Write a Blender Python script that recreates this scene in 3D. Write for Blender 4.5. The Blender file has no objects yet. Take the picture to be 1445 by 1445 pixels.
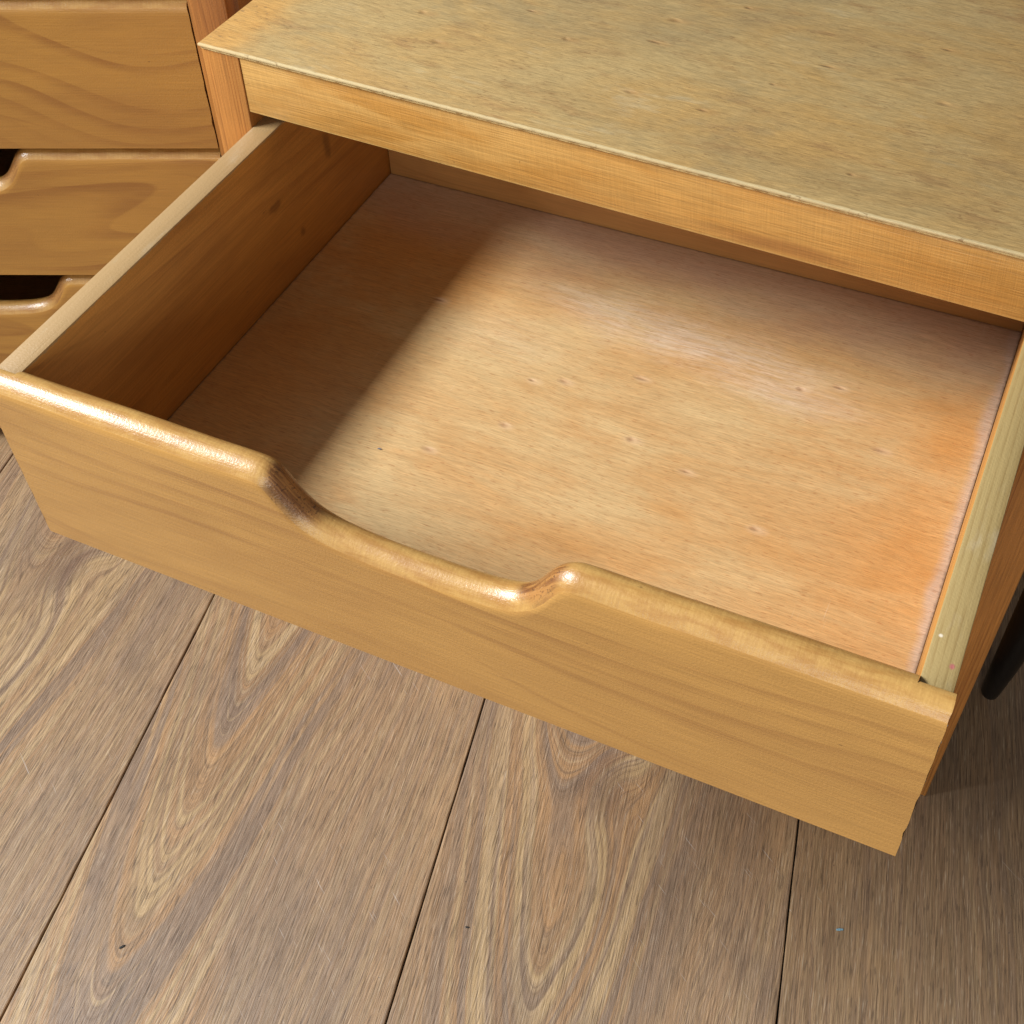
import bpy, bmesh, math, random
from mathutils import Matrix, Vector, Euler
random.seed(7)
S = bpy.context.scene
C = S.collection

# ------------------------------------------------------------------ camera
LIFT = 0.2786                      # floor is z = 0
cam = bpy.data.cameras.new('camera')
cam.sensor_width = 36; cam.sensor_fit = 'HORIZONTAL'
cam.lens = 1804.9/1445*36
cam.shift_x = -18.1/1445; cam.shift_y = -39.7/1445
cam.clip_start = .02; cam.clip_end = 100
co = bpy.data.objects.new('camera', cam); C.objects.link(co)
R = [[0.89802377, -0.31550192, 0.30661351], [0.43962507, 0.67018854, -0.59797753], [-0.01682581, 0.67179302, 0.74054779]]
M = Matrix(R).to_4x4(); M.translation = Vector((0.40116, -0.26315, 0.47559+LIFT))
co.matrix_world = M
S.camera = co
# ------------------------------------------------------------------ room light
w = bpy.data.worlds.new('World'); S.world = w; w.use_nodes = True
bg = w.node_tree.nodes['Background']
bg.inputs[0].default_value = (1.0, .93, .83, 1); bg.inputs[1].default_value = 0.17
def lamp(name, pos, target, sx, sy, power, col):
    l = bpy.data.lights.new(name, 'AREA'); l.shape = 'RECTANGLE'; l.size = sx; l.size_y = sy
    l.energy = power; l.color = col
    o = bpy.data.objects.new(name, l); C.objects.link(o); o.location = pos
    d = Vector(target)-Vector(pos); o.rotation_euler = d.to_track_quat('-Z', 'Y').to_euler()
    o['kind'] = 'structure'
    return o
# daylight from a window, left of and slightly behind the photographer
lamp('window_light', (-1.42, -.72, 1.70), (1.2, -.72, 1.70), 1.20, .44, 150, (.94, .975, 1.0))
# added fill lamp behind the photographer, weaker and lower, brightens the drawer's back panel
lamp('fill_light', (.9, -2.3, 1.15), (.2, .2, LIFT), 1.5, .9, 25, (1.0, .95, .88))
S.view_settings.view_transform = 'Standard'; S.view_settings.look = 'None'
S.view_settings.exposure = 0; S.view_settings.gamma = 1
S.render.engine = 'CYCLES'

# ------------------------------------------------------------------ node helper
class G:
    def __init__(s, name):
        m = bpy.data.materials.new(name); m.use_nodes = True
        s.m = m; s.t = m.node_tree; s.t.nodes.clear()
        s.out = s.n('ShaderNodeOutputMaterial'); s.b = s.n('ShaderNodeBsdfPrincipled')
        s.t.links.new(s.b.outputs[0], s.out.inputs[0])
    def n(s, k): return s.t.nodes.new(k)
    def put(s, sock, v):
        if isinstance(v, bpy.types.NodeSocket): s.t.links.new(v, sock)
        elif isinstance(v, (tuple, list)) and sock.type == 'RGBA' and len(v) == 3: sock.default_value = (*v, 1)
        else: sock.default_value = v
    def co(s):
        return s.n('ShaderNodeTexCoord').outputs['Object']
    def attr(s, nm):
        a = s.n('ShaderNodeAttribute'); a.attribute_type = 'OBJECT'; a.attribute_name = nm
        return a.outputs['Fac']
    def sep(s, v):
        x = s.n('ShaderNodeSeparateXYZ'); s.put(x.inputs[0], v); return x.outputs
    def vec(s, x=0, y=0, z=0):
        c = s.n('ShaderNodeCombineXYZ')
        for i, a in enumerate((x, y, z)): s.put(c.inputs[i], a)
        return c.outputs[0]
    def m_(s, op, a, b=0, c=0, clamp=False):
        k = s.n('ShaderNodeMath'); k.operation = op; k.use_clamp = clamp
        s.put(k.inputs[0], a); s.put(k.inputs[1], b)
        if op in ('MULTIPLY_ADD', 'SMOOTH_MIN', 'SMOOTH_MAX', 'COMPARE'): s.put(k.inputs[2], c)
        return k.outputs[0]
    def add(s, a, b): return s.m_('ADD', a, b)
    def sub(s, a, b): return s.m_('SUBTRACT', a, b)
    def mul(s, a, b): return s.m_('MULTIPLY', a, b)
    def noise(s, v, scale=1, detail=2, rough=.5, dist=0, color=False):
        k = s.n('ShaderNodeTexNoise'); s.put(k.inputs['Vector'], v)
        k.inputs['Scale'].default_value = scale; k.inputs['Detail'].default_value = detail
        k.inputs['Roughness'].default_value = rough; k.inputs['Distortion'].default_value = dist
        return k.outputs['Color' if color else 'Fac']
    def step(s, v, a, b, lo=0, hi=1, smooth=True):
        k = s.n('ShaderNodeMapRange'); k.interpolation_type = 'SMOOTHSTEP' if smooth else 'LINEAR'
        s.put(k.inputs[0], v); s.put(k.inputs[1], a); s.put(k.inputs[2], b); s.put(k.inputs[3], lo); s.put(k.inputs[4], hi)
        return k.outputs[0]
    def mix(s, f, a, b, mode='MIX'):
        k = s.n('ShaderNodeMix'); k.data_type = 'RGBA'; k.blend_type = mode; k.clamp_factor = True
        s.put(k.inputs[0], f); s.put(k.inputs[6], a); s.put(k.inputs[7], b); return k.outputs[2]
    def ramp(s, f, stops):
        k = s.n('ShaderNodeValToRGB'); e = k.color_ramp.elements
        while len(e) < len(stops): e.new(.5)
        for q, (p, c) in zip(e, stops): q.position = p; q.color = (*c, 1)
        s.put(k.inputs[0], f); return k.outputs[0]
    def spot(s, x, y, px, py, rx, ry, wob=None, soft=.6):
        dx = s.mul(s.sub(x, px), 1/rx); dy = s.mul(s.sub(y, py), 1/ry)
        r = s.m_('SQRT', s.add(s.mul(dx, dx), s.mul(dy, dy)))
        if wob is not None: r = s.add(r, s.mul(s.sub(wob, .5), 1.4))
        return s.step(r, 1.0+soft*.5, 1.0-soft, 0, 1)
    def bump(s, h, dist, strength=1, normal=None):
        k = s.n('ShaderNodeBump'); k.inputs['Distance'].default_value = dist; k.inputs['Strength'].default_value = strength
        s.put(k.inputs['Height'], h)
        if normal is not None: s.put(k.inputs['Normal'], normal)
        return k.outputs[0]
    def done(s, col, rough=.4, normal=None, coat=0, coat_rough=.1, spec=.5):
        s.put(s.b.inputs['Base Color'], col); s.put(s.b.inputs['Roughness'], rough)
        s.b.inputs['Specular IOR Level'].default_value = spec
        if coat: s.put(s.b.inputs['Coat Weight'], coat); s.put(s.b.inputs['Coat Roughness'], coat_rough)
        if normal is not None:
            s.put(s.b.inputs['Normal'], normal)
            if coat: s.put(s.b.inputs['Coat Normal'], normal)
        return s.m

# ------------------------------------------------------------------ materials
def mat_pine(name, base, dark, line_amt, along='x', rings=22, rough=.36, coat=.25, fibre=.12, knots=(), streak=.5, bumpd=.00025, wear=None, vf=None, endgrain=False):
    vf = vf if vf is not None else rings*1.1
    """varnished pine: grain runs along one axis, contour lines of a stretched field give the flat sawn figure"""
    g = G(name); x, y, z = g.sep(g.co()); sd = g.attr('seed')
    if along == 'x': u, v, w_ = x, z, y
    elif along == 'z': u, v, w_ = z, x, y
    else: u, v, w_ = y, z, x
    so = g.mul(sd, 3.7)
    f1 = g.noise(g.vec(g.add(g.mul(u, 2.6), so), g.mul(v, 7.5), g.mul(w_, 7.5)), 1, 1.5, .45, .3)
    fld = g.add(g.mul(f1, rings), g.mul(v, vf))
    saw = g.m_('FRACT', fld)
    ln = g.mul(g.step(saw, .35, .93), g.step(saw, 1.0, .93))
    ln = g.mul(ln, g.step(g.noise(g.vec(g.mul(g.sub(fld, saw), .73), so, 0), 1, 1), .38, .62, .05, 1))
    wob = g.noise(g.vec(g.add(g.mul(u, 9), so), g.mul(v, 40), w_), 1, 3, .6)
    ln = g.mul(ln, g.step(wob, .30, .62, .15, 1))
    fib = g.noise(g.vec(g.mul(u, 26), g.mul(v, 1100), g.mul(w_, 1100)), 1, 3, .65)
    blot = g.noise(g.vec(g.add(g.mul(u, 5), so), g.mul(v, 16), g.mul(w_, 16)), 1, 4, .6, .4)
    col = g.mix(g.mul(ln, line_amt), base, dark)
    col = g.mix(g.step(blot, .42, .75, 0, streak), col, dark)
    lite = tuple(min(1, c*1.25) for c in base)
    col = g.mix(g.step(blot, .50, .25, 0, .45), col, lite)
    fc = g.step(fib, .3, .7, 1-fibre, 1+fibre, False)
    col = g.mix(1.0, col, g.vec(fc, fc, fc), 'MULTIPLY')
    for (kx, ky, rx, ry) in knots:
        k = g.spot(u, v, kx, ky, rx, ry, g.noise(g.vec(g.mul(u, 160), g.mul(v, 160), 0), 1, 2))
        col = g.mix(g.mul(k, .50), col, (.10, .035, .010))
    th_ = g.noise(g.vec(g.add(g.mul(u, 3.2), so), g.add(g.mul(v, 170), g.mul(f1, 26)), g.mul(w_, 60)), 1, 2, .5)
    col = g.mix(g.step(th_, .61, .70, 0, .28), col, dark)
    if endgrain:      # end grain shows on the steep flanks of the scooped edge
        nx = g.m_('ABSOLUTE', g.sep(g.n('ShaderNodeTexCoord').outputs['Normal'])[0])
        ny = g.m_('ABSOLUTE', g.sep(g.n('ShaderNodeTexCoord').outputs['Normal'])[1])
        lay = g.noise(g.vec(g.mul(x, 40), g.mul(y, 700), g.mul(z, 40)), 1, 3, .6)
        pits = g.noise(g.vec(g.mul(x, 900), g.mul(y, 900), g.mul(z, 900)), 1, 2, .5)
        eg = g.mul(g.step(nx, .28, .62), g.step(x, .9, .2))
        egc = g.mix(g.step(lay, .38, .60), (.17, .062, .016), (.36, .165, .045))
        egc = g.mix(g.step(pits, .58, .66, 0, .7), egc, (.06, .022, .008))
        top = g.step(ny, .93, .80)
        tl = g.noise(g.vec(g.mul(x, 700), g.mul(y, 60), 0), 1, 2, .6)
        tb = g.noise(g.vec(g.mul(x, 45), g.mul(y, 260), 5), 1, 3, .6)
        tc = g.mix(g.step(tb, .38, .66), (.50, .295, .088), (.36, .175, .042))
        tc = g.mix(g.step(tl, .35, .65, 0, .30), tc, (.28, .125, .032))
        col = g.mix(g.mul(top, .75), col, tc)
        col = g.mix(eg, col, egc)
    # little nicks and specks
    sp = g.noise(g.vec(g.mul(u, 130), g.mul(v, 420), g.mul(w_, 420)), 1, 2, .5)
    col = g.mix(g.step(sp, .765, .80, 0, .55), col, (.10, .045, .018))
    if wear is not None:
        col = wear(g, x, y, z, col)
    h = g.add(g.mul(fib, .5), g.mul(blot, 1.2))
    mica = g.noise(g.co(), 900, 2, .6)
    nrm = g.bump(g.add(h, g.mul(mica, .5)), bumpd)
    rr = g.step(blot, .3, .7, rough-.05, rough+.08)
    return g.done(col, rr, nrm, coat, .21)

HONEY = (.478, .256, .070); HONEY_D = (.29, .130, .036)
M_front = mat_pine('varnished_pine_front', HONEY, HONEY_D, .50, 'x', 8, .40, .36, .12,
                   knots=[(.055, .086, .0035, .0010), (.072, .083, .0014, .0028), (.066, .086, .0012, .0024)][:0], streak=.50, vf=80, endgrain=True)
M_front_far = mat_pine('varnished_pine_front_far', (.45, .228, .048), (.25, .095, .020), .62, 'x', 16, .36, .5, .08, streak=.35, vf=50, endgrain=True)
M_post = mat_pine('post_pine', (.41, .172, .038), (.24, .078, .014), .80, 'z', 8, .42, .15, .24, streak=.5, vf=520)
M_rail = mat_pine('rail_pine', (.47, .23, .07), HONEY_D, .4, 'x', 12, .45, .1, .12)
def side_wear(g, x, y, z, col):
    # the sawn top edge of the side is pale, worn and slightly greenish
    n = g.noise(g.vec(g.mul(x, 120), g.mul(y, 30), z), 1, 4, .6)
    rings = g.m_('FRACT', g.add(g.mul(x, 330), g.mul(g.noise(g.vec(g.mul(x, 30), g.mul(y, 6), 0), 1, 2), 1.6)))
    rl = g.mul(g.step(rings, .45, .9), g.step(rings, 1.0, .92))
    grn = g.step(x, .1, .35)
    pale = g.mix(g.mul(g.mul(rl, g.step(grn, 0, 1, .15, .60)), g.step(n, .3, .6)), g.mix(grn, (.37, .235, .105), (.355, .255, .105)), (.25, .16, .055))
    pale = g.mix(g.step(n, .55, .78, 0, .45), pale, (.47, .40, .28))
    pale = g.mix(g.step(n, .40, .28, 0, .5), pale, (.38, .22, .07))
    pale = g.mix(g.mul(g.spot(x, y, .4160, .0215, .0010, .0014, n, .6), .8), pale, (.42, .10, .12))
    pale = g.mix(g.mul(g.spot(x, y, .4095, .0330, .0009, .0009, n, .6), .8), pale, (.70, .62, .50))
    edge = g.add(z, g.mul(g.sub(g.noise(g.vec(g.mul(x, 120), g.mul(y, 110), 0), 1, 4, .7), .5), .0045))
    return g.mix(g.step(edge, .1000, .1006), col, pale)
M_side = mat_pine('drawer_side_pine', (.49, .225, .048), (.25, .090, .018), .38, 'y', 9, .45, .10, .16,
                  knots=[(.262, .066, .004, .009), (.225, .030, .0028, .0026), (.205, .060, .006, .003)], streak=.6, vf=60, wear=side_wear)
M_back = mat_pine('drawer_back_pine', (.50, .25, .08), (.26, .10, .024), .3, 'x', 8, .42, .15, .1)

def mat_ply_bottom():
    g = G('drawer_bottom_plywood'); x, y, z = g.sep(g.co()); sd = g.attr('seed'); so = g.mul(sd, 2.1)
    warp = g.noise(g.vec(g.mul(x, 8), g.mul(y, 14), so), 1, 3, .55)
    yy = g.add(y, g.mul(g.sub(warp, .5), .012))
    f1 = g.noise(g.vec(g.mul(x, 90), g.mul(yy, 1700), so), 1, 3, .75)
    f2 = g.noise(g.vec(g.mul(x, 45), g.mul(yy, 520), so), 1, 4, .7)
    bl = g.noise(g.vec(g.mul(x, 9), g.mul(y, 26), so), 1, 4, .62, .5)
    bl2 = g.noise(g.vec(g.mul(x, 22), g.mul(y, 60), g.add(so, 4)), 1, 4, .65)
    col = g.mix(g.step(bl, .30, .70), (.62, .425, .205), (.56, .315, .122))
    col = g.mix(g.step(bl2, .52, .75, 0, .45), col, (.55, .285, .105))
    # orange varnish pooled towards the right-hand side and the front
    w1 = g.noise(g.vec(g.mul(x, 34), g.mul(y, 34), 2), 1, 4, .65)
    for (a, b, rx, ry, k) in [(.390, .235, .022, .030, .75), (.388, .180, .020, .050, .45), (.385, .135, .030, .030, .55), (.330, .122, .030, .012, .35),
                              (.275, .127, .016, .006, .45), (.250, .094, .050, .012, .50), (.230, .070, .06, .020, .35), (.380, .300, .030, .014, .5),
                              (.350, .080, .05, .04, .25), (.06, .26, .07, .05, 1.0), (.05, .13, .06, .12, .75)]:  # left pair: orange stain, enlarged to paint the shade there darker and redder
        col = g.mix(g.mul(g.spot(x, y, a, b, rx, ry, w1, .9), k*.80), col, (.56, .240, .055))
    # lavender-grey apron shade painted along the back, dust along the right wall
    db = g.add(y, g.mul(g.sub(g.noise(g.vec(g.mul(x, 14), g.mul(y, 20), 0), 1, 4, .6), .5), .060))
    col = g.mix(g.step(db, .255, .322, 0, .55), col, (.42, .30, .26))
    dr = g.add(x, g.mul(g.sub(g.noise(g.vec(g.mul(x, 30), g.mul(y, 26), 0), 1, 4, .55), .5), .012))
    col = g.mix(g.step(dr, .3995, .4045, 0, .60), col, (.54, .42, .35))
    for (a, b, rx, ry, k) in [(.250, .243, .055, .014, .62), (.305, .226, .035, .011, .55), (.205, .258, .06, .012, .45), (.15, .21, .03, .02, .15)]:  # pale window sheen painted into the colour
        col = g.mix(g.mul(g.mul(g.spot(x, y, a, b, rx*1.2, ry, w1, 1.2), g.step(f2, .25, .65)), k), col, (.68, .56, .44))
    fc = g.step(f1, .25, .75, .74, 1.25, False); col = g.mix(1.0, col, g.vec(fc, fc, fc), 'MULTIPLY')
    fc = g.step(f2, .3, .7, .94, 1.05, False); col = g.mix(1.0, col, g.vec(fc, fc, fc), 'MULTIPLY')
    pore = g.noise(g.vec(g.mul(x, 170), g.mul(yy, 1500), 9), 1, 2, .5)
    col = g.mix(g.step(pore, .60, .68, 0, .50), col, (.34, .12, .035))
    hh = g.add(g.mul(f1, .5), g.mul(f2, .6))
    dent = None
    for i, (a, b) in enumerate([(.177, .185), (.193, .191), (.230, .209), (.310, .234), (.328, .243), (.359, .207), (.318, .133), (.178, .149), (.100, .225), (.242, .165), (.275, .155), (.150, .118)]):
        s_ = g.spot(x, y, a, b, .0020+.0009*((i*7) % 3), .0010+.0005*(i % 2), w1, 1.2)
        r_ = g.spot(x, y, a+.0015, b-.0005, .0050, .0028, w1, .9)
        col = g.mix(g.mul(r_, .35), col, (.74, .52, .33))
        col = g.mix(g.mul(s_, .50), col, (.34, .15, .070))
        hh = g.sub(hh, g.mul(s_, 1.8))
    # faint scratches running front to back
    sc = g.noise(g.vec(g.mul(x, 900), g.mul(y, 26), 3), 1, 2, .5)
    scm = g.mul(g.step(sc, .70, .76), g.step(g.noise(g.vec(g.mul(x, 16), g.mul(y, 16), 6), 1, 2), .5, .65))
    col = g.mix(g.mul(scm, .25), col, (.80, .66, .50))
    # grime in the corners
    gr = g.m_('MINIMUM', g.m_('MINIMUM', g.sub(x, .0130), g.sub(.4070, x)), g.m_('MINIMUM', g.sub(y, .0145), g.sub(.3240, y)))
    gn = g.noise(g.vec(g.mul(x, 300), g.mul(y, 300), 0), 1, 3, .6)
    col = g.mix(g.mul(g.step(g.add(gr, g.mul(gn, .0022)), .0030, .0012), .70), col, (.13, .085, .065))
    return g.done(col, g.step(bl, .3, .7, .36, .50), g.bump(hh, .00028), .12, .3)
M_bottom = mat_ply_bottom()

def mat_top():
    g = G('worn_plywood_top'); x, y, z = g.sep(g.co()); so = g.mul(g.attr('seed'), 2.3)
    warp = g.noise(g.vec(g.mul(x, 7), g.mul(y, 12), so), 1, 3, .5)
    yy = g.add(y, g.mul(g.sub(warp, .5), .010))
    f1 = g.noise(g.vec(g.mul(x, 130), g.mul(yy, 1600), so), 1, 3, .75)
    f2 = g.noise(g.vec(g.mul(x, 60), g.mul(yy, 420), so), 1, 4, .75)
    bl = g.noise(g.vec(g.mul(x, 8), g.mul(y, 17), so), 1, 6, .70, .6)
    bl2 = g.noise(g.vec(g.mul(x, 24), g.mul(y, 70), g.add(so, 7)), 1, 4, .7)
    col = g.mix(g.step(bl, .32, .66), (.385, .270, .118), (.385, .232, .078))
    col = g.mix(g.step(bl2, .52, .70, 0, .65), col, (.28, .155, .060))
    col = g.mix(g.step(bl2, .42, .22, 0, .35), col, (.44, .375, .235))
    cl = g.noise(g.vec(g.mul(x, 5), g.mul(y, 9), g.add(so, 2)), 1, 5, .7, .8)
    col = g.mix(g.step(cl, .47, .66, 0, .62), col, (.255, .19, .095))
    # warmer varnish survives near the left edge, dark handled patch at the front
    w1 = g.noise(g.vec(g.mul(x, 26), g.mul(y, 40), 2), 1, 4, .65)
    le = g.add(x, g.mul(g.sub(w1, .5), .03))
    col = g.mix(g.step(le, .035, .012, 0, .55), col, (.52, .255, .055))
    for (a, b, rx, ry, k) in [(.330, .020, .09, .014, .40), (.40, .050, .06, .02, .25), (.20, .030, .05, .012, .22), (.395, .078, .022, .010, .30)]:
        col = g.mix(g.mul(g.spot(x, y, a, b, rx, ry, w1, .9), k), col, (.26, .165, .065))
    fc = g.step(f1, .28, .72, .68, 1.28, False); col = g.mix(1.0, col, g.vec(fc, fc, fc), 'MULTIPLY')
    fc = g.step(f2, .3, .7, .92, 1.07, False); col = g.mix(1.0, col, g.vec(fc, fc, fc), 'MULTIPLY')
    hh = g.add(g.mul(f1, .5), g.mul(f2, .8))
    for i, (a, b) in enumerate([(.281, .083), (.220, .048), (.258, .047), (.171, .081), (.213, .097), (.215, .122), (.337, .025), (.112, .051), (.142, .100), (.09, .075), (.30, .11), (.36, .10), (.245, .150), (.18, .14), (.35, .15)]):
        s_ = g.spot(x, y, a, b, .0018+.0009*((i*5) % 3), .0010+.0006*(i % 2), w1, 1.2)
        col = g.mix(g.mul(s_, (.55, .35, .6, .25)[i % 4]), col, (.19, .085, .030)); hh = g.sub(hh, g.mul(s_, 1.8))
        r_ = g.spot(x, y, a+.003, b, .007, .0028, w1, .9); col = g.mix(g.mul(r_, .22), col, (.40, .19, .06))
    eg = g.add(y, g.mul(g.noise(g.vec(g.mul(x, 160), 0, 0), 1, 3), .0012))
    col = g.mix(g.step(eg, .0010, .0000, 0, .65), col, (.62, .50, .28))
    fl = g.noise(g.vec(g.mul(x, 240), g.mul(yy, 900), g.add(so, 5)), 1, 2, .6)
    col = g.mix(g.mul(g.step(fl, .60, .70), g.step(bl2, .40, .62, .15, .75)), col, (.20, .115, .045))
    # short dark scratches
    sc = g.noise(g.vec(g.mul(x, 160), g.mul(y, 900), 3), 1, 2, .5)
    col = g.mix(g.step(sc, .69, .75, 0, .7), col, (.16, .10, .05))
    return g.done(col, g.step(bl, .3, .7, .34, .50), g.bump(hh, .00030), .10, .3)
M_top = mat_top()

def mat_apron():
    """brushed, cross-sanded birch face"""
    g = G('cross_sanded_apron'); x, y, z = g.sep(g.co()); so = g.mul(g.attr('seed'), 1.3)
    h = g.noise(g.vec(g.mul(x, 40), g.mul(z, 1300), so), 1, 2, .6)
    v = g.noise(g.vec(g.mul(g.add(x, g.mul(z, .10)), 1500), g.mul(z, 60), so), 1, 2, .6)
    bl = g.noise(g.vec(g.mul(x, 13), g.mul(z, 60), so), 1, 4, .6, .4)
    col = g.mix(g.step(bl, .35, .68), (.50, .278, .080), (.42, .200, .042))
    col = g.mix(g.step(x, .10, .34, 0, .35), col, (.52, .245, .055))
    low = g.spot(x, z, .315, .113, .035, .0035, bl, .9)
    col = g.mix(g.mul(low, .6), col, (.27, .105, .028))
    k = g.add(g.mul(h, .74), g.mul(v, .26)); fc = g.step(k, .32, .68, .78, 1.20, False)
    col = g.mix(1.0, col, g.vec(fc, fc, fc), 'MULTIPLY')
    sp = g.noise(g.vec(g.mul(x, 220), g.mul(z, 500), 1), 1, 2, .5)
    col = g.mix(g.step(sp, .74, .79, 0, .6), col, (.16, .07, .02))
    e = g.step(g.add(z, g.mul(g.sub(g.noise(g.vec(g.mul(x, 200), 0, 0), 1, 3), .5), .002)), .1092, .1080)
    col = g.mix(g.mul(e, .5), col, (.62, .42, .15))
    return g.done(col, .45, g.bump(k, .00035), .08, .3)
M_apron = mat_apron()

def mat_edge():
    g = G('pale_plywood_edge'); x, y, z = g.sep(g.co())
    n = g.noise(g.vec(g.mul(x, 160), g.mul(y, 160), g.mul(z, 500)), 1, 4, .65)
    col = g.mix(g.step(n, .4, .65), (.60, .44, .20), (.34, .20, .07))
    return g.done(col, .5, g.bump(n, .0002))
M_edge = mat_edge()

def mat_floor():
    g = G('oak_vinyl_plank'); x, y, z = g.sep(g.co()); sd = g.attr('seed'); so = g.mul(sd, 5.31)
    u0 = g.attr('figure_u'); v0 = g.attr('figure_v')
    wu = g.noise(g.vec(g.mul(x, 9), g.add(g.mul(y, 2.2), so), 0), 1, 2, .45)
    ww = g.noise(g.vec(g.mul(x, 30), g.add(g.mul(y, 14), so), 8), 1, 2, .5)
    xx = g.add(g.add(g.sub(x, u0), g.mul(g.sub(wu, .5), .036)), g.mul(g.sub(ww, .5), .006))
    r = g.m_('SQRT', g.add(g.mul(xx, xx), .00002))
    # nested tongues of the cathedral figure, bending into straight grain away from it
    fld = g.sub(g.add(g.mul(r, 34), g.mul(g.mul(r, r), 560)), g.mul(g.sub(y, v0), 15.0))
    kx = g.mul(g.sub(x, g.attr('knot_u')), 34); ky = g.mul(g.sub(y, g.attr('knot_v')), 19)
    kd = g.m_('EXPONENT', g.mul(g.add(g.mul(kx, kx), g.mul(ky, ky)), -1))
    fld = g.add(fld, g.mul(kd, 1.9))
    bands = g.noise(g.vec(g.mul(fld, .85), so, g.mul(y, .7)), 1.0, 3, .62)
    fine = g.noise(g.vec(g.mul(fld, 12), so, g.mul(y, 7)), 1.0, 3, .65)
    smoke = g.noise(g.vec(g.mul(x, 16), g.add(g.mul(y, 5), so), 5), 1, 4, .6, .5)
    core = g.step(g.m_('ABSOLUTE', xx), .085, .035, .35, 1)      # figure is strongest in the heart of the board
    figc = g.ramp(bands, [(.32, (.180, .128, .098)), (.41, (.225, .163, .120)), (.465, (.36, .215, .105)), (.51, (.285, .190, .110)), (.55, (.40, .285, .150)), (.60, (.44, .325, .190)), (.66, (.235, .168, .120)), (.74, (.33, .222, .125))])
    col = g.mix(g.mul(core, .82), (.300, .203, .125), figc)
    col = g.mix(g.step(fine, .48, .66, 0, .62), col, (.150, .098, .062))
    col = g.mix(g.step(fine, .46, .32, 0, .45), col, (.47, .350, .200))
    col = g.mix(g.step(smoke, .47, .68, 0, .50), col, (.190, .142, .110))
    col = g.mix(g.step(smoke, .44, .28, 0, .35), col, (.46, .30, .150))
    col = g.mix(g.mul(g.step(kd, .55, 1.0), .6), col, (.14, .085, .06))
    ton = g.attr('tone'); col = g.mix(1.0, col, g.vec(g.mul(ton, 1.0), g.mul(ton, .955), g.mul(ton, .90)), 'MULTIPLY')
    # grain dashes, light and dark
    lf = g.mul(fld, .0068)            # dashes follow the figure, so pores bend with the growth rings
    xs = g.add(x, g.mul(lf, .10))
    d1 = g.noise(g.vec(g.mul(xs, 950), g.add(g.mul(y, 20), so), 0), 1, 3, .72)
    d2 = g.noise(g.vec(g.mul(xs, 1250), g.add(g.mul(y, 55), so), 7), 1, 2, .6)
    fc = g.step(d1, .3, .7, .66, 1.32, False); col = g.mix(1.0, col, g.vec(fc, fc, fc), 'MULTIPLY')
    col = g.mix(g.step(d2, .60, .72, 0, .40), col, (.56, .46, .34))
    col = g.mix(g.step(d2, .43, .36, 0, .62), col, (.085, .055, .036))
    # dust specks and pale scuffs
    sp = g.noise(g.vec(g.mul(x, 260), g.mul(y, 260), so), 1, 2, .5)
    col = g.mix(g.step(sp, .775, .80, 0, .8), col, (.05, .04, .035))
    sc = g.noise(g.vec(g.mul(g.add(x, y), 520), g.mul(g.sub(x, y), 22), 11), 1, 2, .5)
    scm = g.mul(g.step(sc, .68, .73), g.step(g.noise(g.vec(g.mul(x, 9), g.mul(y, 9), 1), 1, 2), .52, .62))
    col = g.mix(g.mul(scm, .35), col, (.60, .56, .52))
    h = g.add(g.mul(d1, 1.0), g.mul(d2, .5))
    return g.done(col, g.step(d1, .3, .7, .38, .52), g.bump(h, .00045), 0)
M_floor = mat_floor()

def flat(name, c, rough=.5, metallic=0):
    g = G(name); n = g.noise(g.co(), 400, 3, .6)
    col = g.mix(n, c, tuple(k*.7 for k in c)); g.b.inputs['Metallic'].default_value = metallic
    return g.done(col, rough)
M_gap = flat('dark_underlay', (.018, .014, .011), .8)
M_black = flat('black_lacquer', (.006, .0055, .0055), .33)
M_dark = flat('dark_hardboard', (.10, .055, .025), .8)  # dark brown board for the chest backs
M_blue = flat('blue_paint', (.20, .36, .45), .5)
M_crumb = flat('dark_crumb', (.02, .017, .015), .7)
M_lint = flat('grey_lint', (.22, .22, .25), .9)
M_chip = flat('white_primer_chip', (.42, .40, .38), .6)

# ------------------------------------------------------------------ mesh helpers
def link(name, bm, mat, parent=None, smooth=False, seed=0.0, loc=None, sharp=35):
    me = bpy.data.meshes.new(name); bm.normal_update(); bm.to_mesh(me); bm.free()
    for m in (mat if isinstance(mat, (list, tuple)) else [mat]): me.materials.append(m)
    o = bpy.data.objects.new(name, me); C.objects.link(o)
    if smooth:
        for p in me.polygons: p.use_smooth = True
        me.set_sharp_from_angle(angle=math.radians(sharp))
    if parent is not None: o.parent = parent
    if loc: o.location = loc
    o['seed'] = float(seed)
    return o
def box(bm, x0, x1, y0, y1, z0, z1, bev=.0006, seg=2):
    r = bmesh.ops.create_cube(bm, size=1.0)
    vs = r['verts']
    for v in vs:
        v.co = Vector((x0 if v.co.x < 0 else x1, y0 if v.co.y < 0 else y1, z0 if v.co.z < 0 else z1))
    if bev:
        es = list({e for v in vs for e in v.link_edges})
        bmesh.ops.bevel(bm, geom=es, offset=bev, segments=seg, profile=.5, affect='EDGES')
def board(name, mat, parent, dims, bev=.0006, seed=0.0, smooth=True):
    bm = bmesh.new(); box(bm, *dims, bev=bev)
    return link(name, bm, mat, parent, smooth, seed)
def empty(name, loc=(0, 0, 0), rz=0):
    o = bpy.data.objects.new(name, None); C.objects.link(o); o.location = loc; o.rotation_euler = (0, 0, rz)
    o.empty_display_size = .05
    return o

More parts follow.
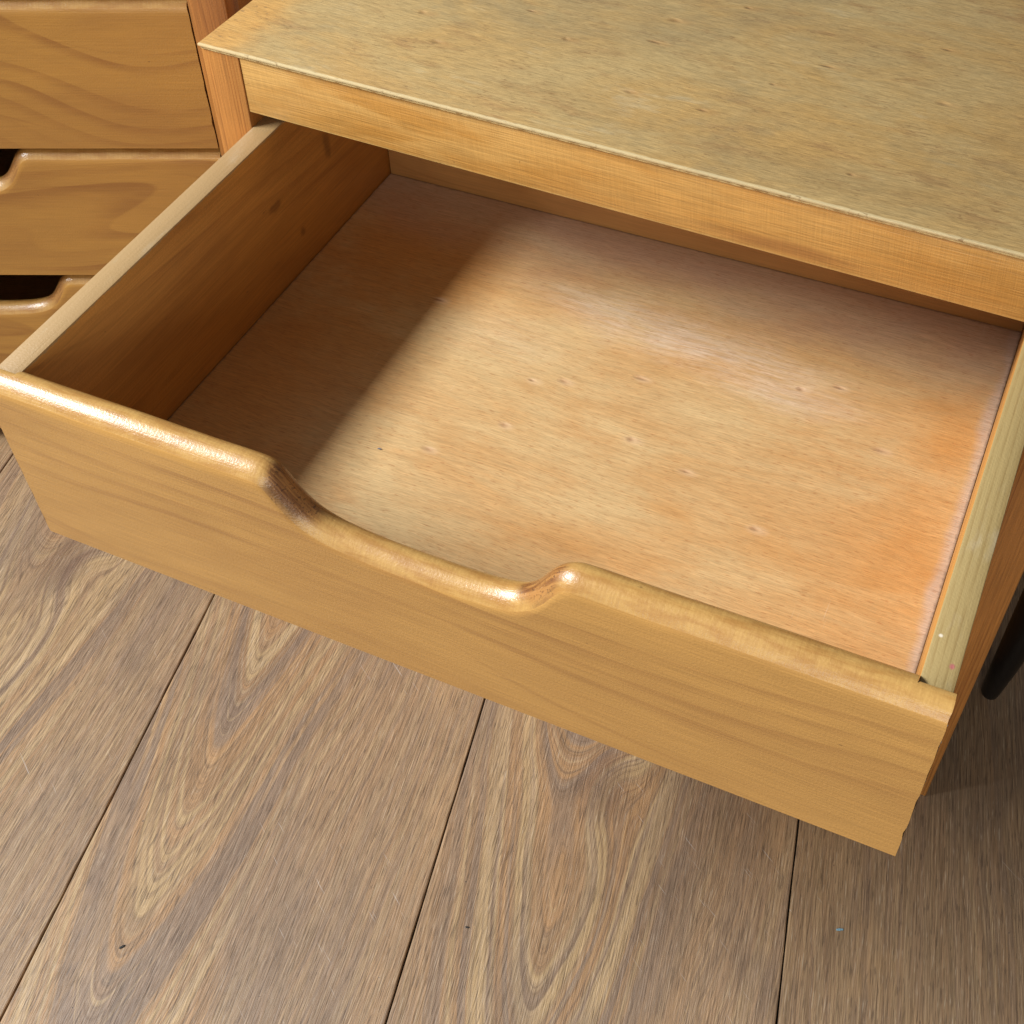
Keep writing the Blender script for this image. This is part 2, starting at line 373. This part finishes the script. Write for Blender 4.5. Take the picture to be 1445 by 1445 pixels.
# ------------------------------------------------------------------ floor
FY = .2182; S0 = -.0372; PW = .2191
floor = None
bm = bmesh.new()
bmesh.ops.create_grid(bm, x_segments=1, y_segments=1, size=4)
floor = link('floor', bm, M_gap); floor.location = (0, 0, -.0035); floor['kind'] = 'structure'
floor.rotation_euler = (0, 0, FY)
def plank_mesh(w, l):
    bm = bmesh.new()
    g = .00055; b = .0009
    # one board: flat face with a small rolled-down edge all round
    n = 60
    ja = [random.uniform(-.00022, .00022) for _ in range(n+1)]; jb = [random.uniform(-.00022, .00022) for _ in range(n+1)]
    def ring(ins, z):
        h = l/2-g-ins; p = [(w/2-g-ins+ja[i], -h+2*h*i/n) for i in range(n+1)]+[(-w/2+g+ins+jb[i], h-2*h*i/n) for i in range(n+1)]
        return [bm.verts.new((a_, b_, z)) for a_, b_ in p]
    r = [ring(0, 0), ring(0, .0028), ring(b*.35, .0033), ring(b, .0035)]
    for a, c in zip(r, r[1:]):
        q = len(a)
        for i in range(q): bm.faces.new((a[i], a[(i+1) % q], c[(i+1) % q], c[i]))
    bm.faces.new(r[-1])
    return bm
base = plank_mesh(PW, 1.22); pm = bpy.data.meshes.new('plank'); base.to_mesh(pm); base.free(); pm.materials.append(M_floor)
FIG = {-1: (-.020, -.10, 2.3, 1.0), 0: (-.056, .076, 5.1, 1.03), 1: (-.030, -.06, 17.9, 1.0), 2: (.16, .3, 12.9, .82), -2: (.02, .2, 3.3, 1.0)}
for k in range(-5, 6):
    for j in (-1, 0, 1):
        o = bpy.data.objects.new('plank', pm); C.objects.link(o); o.parent = floor
        stag = {-1: .12, 0: .25, 1: .33, 2: .20, -2: .05}.get(k, random.uniform(-.3, .3))
        # object origin = plank centre; v measured along the seams
        cu = S0+(k+.5-0)*PW; cv = stag+j*1.2211
        o.location = (cu, cv, .0035-.0035+.0)
        fu, fv, sd, tone = FIG.get(k, (random.uniform(-.08, .08), random.uniform(-.4, .4), random.uniform(0, 30), random.uniform(.9, 1.05)))
        if j != 0: fu, fv, sd = random.uniform(-.08, .08), random.uniform(-.4, .4), random.uniform(0, 30)
        ku, kv = {(-1, 0): (-.011, .046), (1, 0): (-.017, -.26)}.get((k, j), (9, 9)); o['knot_u'] = float(ku); o['knot_v'] = float(kv)
        o['figure_u'] = float(fu); o['figure_v'] = float(fv-(cv if j == 0 else 0)); o['seed'] = float(sd); o['tone'] = float(tone)

# ------------------------------------------------------------------ drawer
W = .42; TS = .013; TF = .0095; T = .0160; HB = .0075; IY = .3242
BL = [(0, .0975), (.04, .0975), (.08, .0977), (.12, .0978), (.139, .0978), (.1430, .0970), (.1455, .0945), (.1485, .0900), (.1522, .0850), (.1570, .0795), (.1635, .0752),
      (.1725, .0722), (.186, .0700), (.202, .0688), (.218, .0685), (.236, .0693), (.248, .0708), (.2575, .0736), (.2640, .0780), (.2690, .0840), (.2728, .0900), (.2762, .0948),
      (.2800, .0973), (.2850, .0980), (.32, .0982), (.36, .0983), (.40, .0984), (W, .0984)]
def path():
    pts = []
    P = [Vector((a, b)) for a, b in BL]
    for i in range(len(P)-1):
        p0 = P[max(i-1, 0)]; p1 = P[i]; p2 = P[i+1]; p3 = P[min(i+2, len(P)-1)]
        L = (p2-p1).length; t1 = (p2-p0)/max((p2-p0).length, 1e-9)*L; t2 = (p3-p1)/max((p3-p1).length, 1e-9)*L
        n = max(2, int(L/.0016)) if L < .02 else int(L/.004)
        for q in range(n):
            t = q/n; h1 = 2*t**3-3*t*t+1; h2 = t**3-2*t*t+t; h3 = -2*t**3+3*t*t; h4 = t**3-t*t
            pts.append(p1*h1+t1*h2+p2*h3+t2*h4)
    pts.append(P[-1])
    return pts
PATH = path()
RV = .0058
PROF = [(0, 0), (.0002, .0003), (.0012, .0018), (.0025, .0034), (.0042, .0047), (.0060, .0055), (.0080, RV), (.0100, .0055), (.0118, .0046), (.0134, .0031), (.0147, .0010), (T, -.0016)]
def front_bm(rng):
    bm = bmesh.new(); cols = []
    n = len(PATH); pts = []
    for i, p in enumerate(PATH):
        a = PATH[max(i-1, 0)]; b = PATH[min(i+1, n-1)]; t = (b-a).normalized(); pts.append((p, Vector((-t.y, t.x))))
    # the ends of the bullnose are cut back where the sides are let in
    seq = []
    for p, nn in pts:
        seq.append((p, nn))
    def lerp_at(x):
        for (p, a), (q, b) in zip(pts, pts[1:]):
            if p.x <= x <= q.x:
                t = (x-p.x)/(q.x-p.x); return (p.lerp(q, t), a.lerp(b, t))
    out = []
    left = lerp_at(TS+.0003); right = lerp_at(W-TS-.0003)
    for p, nn in pts:
        if p.x < TS: out.append((p, nn, TF))
    out += [(left[0], left[1], TF), (left[0]+Vector((.00005, 0)), left[1], T)]
    for p, nn in pts:
        if TS+.001 < p.x < W-TS-.001: out.append((p, nn, T))
    out += [(right[0]-Vector((.00005, 0)), right[1], T), (right[0], right[1], TF)]
    for p, nn in pts:
        if p.x > W-TS: out.append((p, nn, TF))
    N = len(out)
    for i, (p, nn, ym) in enumerate(out):
        col = []
        xe = p.x
        hand = .00018*math.sin(p.x*37)+.00012*math.sin(p.x*91+1)     # hand-shaped edge is never dead straight
        rows = [(0, .0006)]+[(0, q/20) for q in range(1, 20)]
        for (yy, f) in rows:
            z = .0006 if f == .0006 else (p.y+hand)*f
            x = xe
            if i == N-1 and f > .1: x += random.choice((-.0006, -.0002, -.0002, 0, 0, .0001))*random.random()
            if i == 0: x += random.uniform(-.0001, .0004)
            col.append(bm.verts.new((x, yy, z)))
        for (py, po) in PROF:
            y = min(py, ym); pv = Vector((p.x, p.y))+nn*(po+hand)
            if py > ym and ym < T:      # vertical cheek of the notch
                t = (py-ym)/(T-ym); pv = Vector((p.x, (p.y+.006)*(1-t)+.094*t))
            x = pv.x+(random.uniform(-.0003, .0001) if i == N-1 else 0)
            col.append(bm.verts.new((x, y, pv.y)))
        for f in (.8, .5, .2): col.append(bm.verts.new((xe, ym, p.y*f)))
        col.append(bm.verts.new((xe, ym, .0006)))
        cols.append(col)
    K = len(cols[0])
    for a, b in zip(cols, cols[1:]):
        for k in range(K): bm.faces.new((a[k], b[k], b[(k+1) % K], a[(k+1) % K]))
    bm.faces.new(cols[0]); bm.faces.new(cols[-1][::-1])
    bmesh.ops.recalc_face_normals(bm, faces=bm.faces)
    return bm
front_me = None
def build_drawer(name, parent, loc, front_mat, seed, full=True):
    global front_me
    d = empty(name, loc); d.parent = parent
    if front_me is None:
        f = link('drawer_front', front_bm(random), front_mat, d, True, seed, sharp=50); front_me = f.data
    else:
        me = front_me.copy(); me.materials[0] = front_mat
        for v in (me.vertices if front_mat is M_front_far else ()):       # the scoops of these fronts sit a few millimetres nearer the right end
            v.co.x += .0075*max(0, min(1, (v.co.x-.03)/.08, (.39-v.co.x)/.08))
        f = bpy.data.objects.new('drawer_front', me); C.objects.link(f); f.parent = d; f['seed'] = float(seed)
    for i, (a, b) in enumerate(((.0005, TS), (W-TS, W-.0012))):
        bm = bmesh.new(); box(bm, a, b, TF+.0001, .333, .004, .1014, .0005)
        s = link('side_panel', bm, M_side, d, True, seed+i*1.7)
    board('back_panel', M_back, d, (TS+.0003, W-TS-.0003, IY, IY+.009, .0035, .088), .0006, seed)
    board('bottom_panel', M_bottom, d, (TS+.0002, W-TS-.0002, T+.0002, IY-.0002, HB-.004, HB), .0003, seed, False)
    return d

# ------------------------------------------------------------------ chest (local: x 0.., front plane y = 0, floor z = 0)
PO = .0231; GP = .0009; WC = W+2*PO+2*GP; DC = .46; HT = .1426+LIFT
def chest(name, loc, rz, label, opened, far):
    t = empty(name, loc, rz); t['label'] = label; t['category'] = 'chest of drawers'; t['group'] = 'small wooden chests of three drawers'
    sd = 1.0 if not far else 9.0
    fm = M_front_far if far else M_front
    # all vertical measures below are given from the drawer zero level, LIFT above the floor
    o = board('top_panel', M_top, t, (-.0006, WC+.0006, -.0014, DC, .1426-.0014, .1426), .0004, sd); o.location.z = LIFT
    o = board('top_lipping', M_edge, t, (.0004, WC-.0004, -.0006, DC-.002, .1426-.0030, .1426-.00155), .0004, sd); o.location.z = LIFT
    o = board('apron', M_apron, t, (PO+.0002, WC-PO-.0002, .0006, .020, .1077, .1426-.0032), .0006, sd); o.location.z = LIFT
    for i, x in enumerate((0, WC-PO)):
        bm = bmesh.new(); box(bm, x, x+PO, 0, .030, -LIFT, .1426-.0032, .0008)
        o = link('front_post', bm, M_post, t, True, sd+i); o.location.z = LIFT
    for i, x in enumerate((.001, WC-PO+.010)):
        bm = bmesh.new(); box(bm, x, x+.012, .0302, DC-.004, -LIFT+.02, .1426-.0032, .0005)
        o = link('side_panel', bm, M_side_outer, t, True, sd+i); o.location.z = LIFT
    o = board('back_panel', M_dark, t, (.0132, WC-.0132, DC-.010, DC-.005, -LIFT+.02, .137), .0004, sd); o.location.z = LIFT
    o = board('base_rail', M_rail, t, (PO+.0004, WC-PO-.0004, .002, .020, -LIFT+.012, -.2145), .0006, sd); o.location.z = LIFT
    for k in range(3):
        z = LIFT-.1062*k
        if k == 0 and opened: continue
        d = build_drawer('drawer', t, (PO+GP, .0005, z), fm, sd+2.3*k+.7)
    for i, x in enumerate((PO-.009, WC-PO)):       # runners under each drawer
        for k in range(3):
            bm = bmesh.new(); box(bm, x+(.0004 if i else 0), x+(.009 if i else .0086), .0306, DC-.02, -.0055-.1062*k, -.0005-.1062*k+.0, .0003)
            o = link('drawer_runner', bm, M_rail, t, False, sd); o.location.z = LIFT
    return t
g = G('side_outer_pine'); M_side_outer = None
bpy.data.materials.remove(g.m)
M_side_outer = mat_pine('chest_side_pine', (.36, .165, .045), (.22, .078, .017), .5, 'z', 16, .45, .1, .15)

YD = .2106
main = chest('drawer_chest', (-PO-GP, YD, 0), 0, 'honey pine chest with its top drawer pulled open towards the viewer', True, False)
dr = build_drawer('drawer', main, (0, 0, 0), M_front, .7)
dr['label'] = 'open empty drawer with scooped front edge'
Pv = Vector((W/2, .22, LIFT))
Mx = (Matrix.Translation(Pv) @ Matrix.Rotation(.0184, 4, 'Z') @ Matrix.Rotation(.0086, 4, 'X') @ Matrix.Rotation(-.0135, 4, 'Y') @ Matrix.Translation(-Vector((W/2, .22, 0))))
dr.matrix_local = Matrix.Translation(-Vector(main.location)) @ Mx
# chipped right end of the open drawer front
bm = bmesh.new()
for i in range(34):
    z = random.choice((random.uniform(.02, .06), random.uniform(.045, .062), random.uniform(.078, .098))); s = random.uniform(.0002, .0008)
    r = bmesh.ops.create_icosphere(bm, subdivisions=1, radius=s)
    y = random.uniform(.0002, .0022)
    for v in r['verts']: v.co = Vector((W+.0000+v.co.x*.35, y+v.co.y*.8, z+v.co.z*random.uniform(.9, 1.5)))
o = link('chipped_finish', bm, M_chip, dr, True); o['kind'] = 'stuff'

th = .43; P = Vector((-.1110, .3030, 0)); u = Vector((math.cos(th), math.sin(th), 0))
far = chest('drawer_chest', P-u*(W+PO+GP), th, 'honey pine chest behind at the upper left with all its scooped drawers closed', False, True)

# ------------------------------------------------------------------ black leg behind the right post
bm = bmesh.new()
A = Vector((.4640, .3085, .0)); B = Vector((.4810, .3145, .34))
secs = 10; rings = []
for i in range(secs+1):
    t = i/secs; c = A.lerp(B, t); r = .0068+.0180*t
    if i == 0: r *= .86
    rings.append([bm.verts.new((c.x+r*math.cos(a)*1.0, c.y+r*math.sin(a)*1.1, c.z+(.0 if i else .0))) for a in [q*math.pi/10 for q in range(20)]])
    if i == 0:
        rings.append([bm.verts.new((c.x+r*1.1*math.cos(a), c.y+r*1.1*math.sin(a)*1.1, .003)) for a in [q*math.pi/10 for q in range(20)]])
for a, b in zip(rings, rings[1:]):
    for k in range(20): bm.faces.new((a[k], a[(k+1) % 20], b[(k+1) % 20], b[k]))
bm.faces.new(rings[0][::-1]); bm.faces.new(rings[-1])
o = link('furniture_leg', bm, M_black, None, True)
o['label'] = 'black splayed furniture leg on the floor just behind the chest at the right edge'; o['category'] = 'leg'

# ------------------------------------------------------------------ crumbs and flecks
def fleck(name, label, cat, mat, pos, r, sq=(1, 1, .5), rot=0, group=None, n=3):
    bm = bmesh.new()
    for i in range(n):
        q = bmesh.ops.create_icosphere(bm, subdivisions=2, radius=r*random.uniform(.6, 1))
        dx = (i-(n-1)/2)*r*.9
        for v in q['verts']:
            k = random.uniform(.8, 1.15)
            v.co = Vector((v.co.x*sq[0]*k+dx*sq[0], v.co.y*sq[1]*k+random.uniform(-.1, .1)*r, max(v.co.z, -r*.5)*sq[2]*k+r*.5*sq[2]))
    o = link(name, bm, mat, None, True); o.location = pos; o.rotation_euler = (0, 0, rot)
    o['label'] = label; o['category'] = cat
    if group: o['group'] = group
    return o
fleck('paint_fleck', 'tiny pale blue paint fleck on the floor below the right drawer corner', 'fleck', M_blue, (.420, .101, .0001), .0012, (1.1, .7, .3), .5, n=3)
fleck('crumb', 'small dark crumb on the floor near the bottom left corner', 'crumb', M_crumb, (.035, -.096, .0001), .0014, (1, .55, .3), 1.0, n=2)
fleck('crumb', 'small dark crumb on the floor right of the middle seam', 'crumb', M_crumb, (.217, .005, .0001), .0011, (1, .6, .3), .3, n=2)
lp = Mx @ Vector((.127, .108, HB+.0001))
fleck('lint', 'grey bit of lint on the bottom of the open drawer', 'lint', M_lint, lp, .0008, (1.0, .6, .6), .2, n=3)
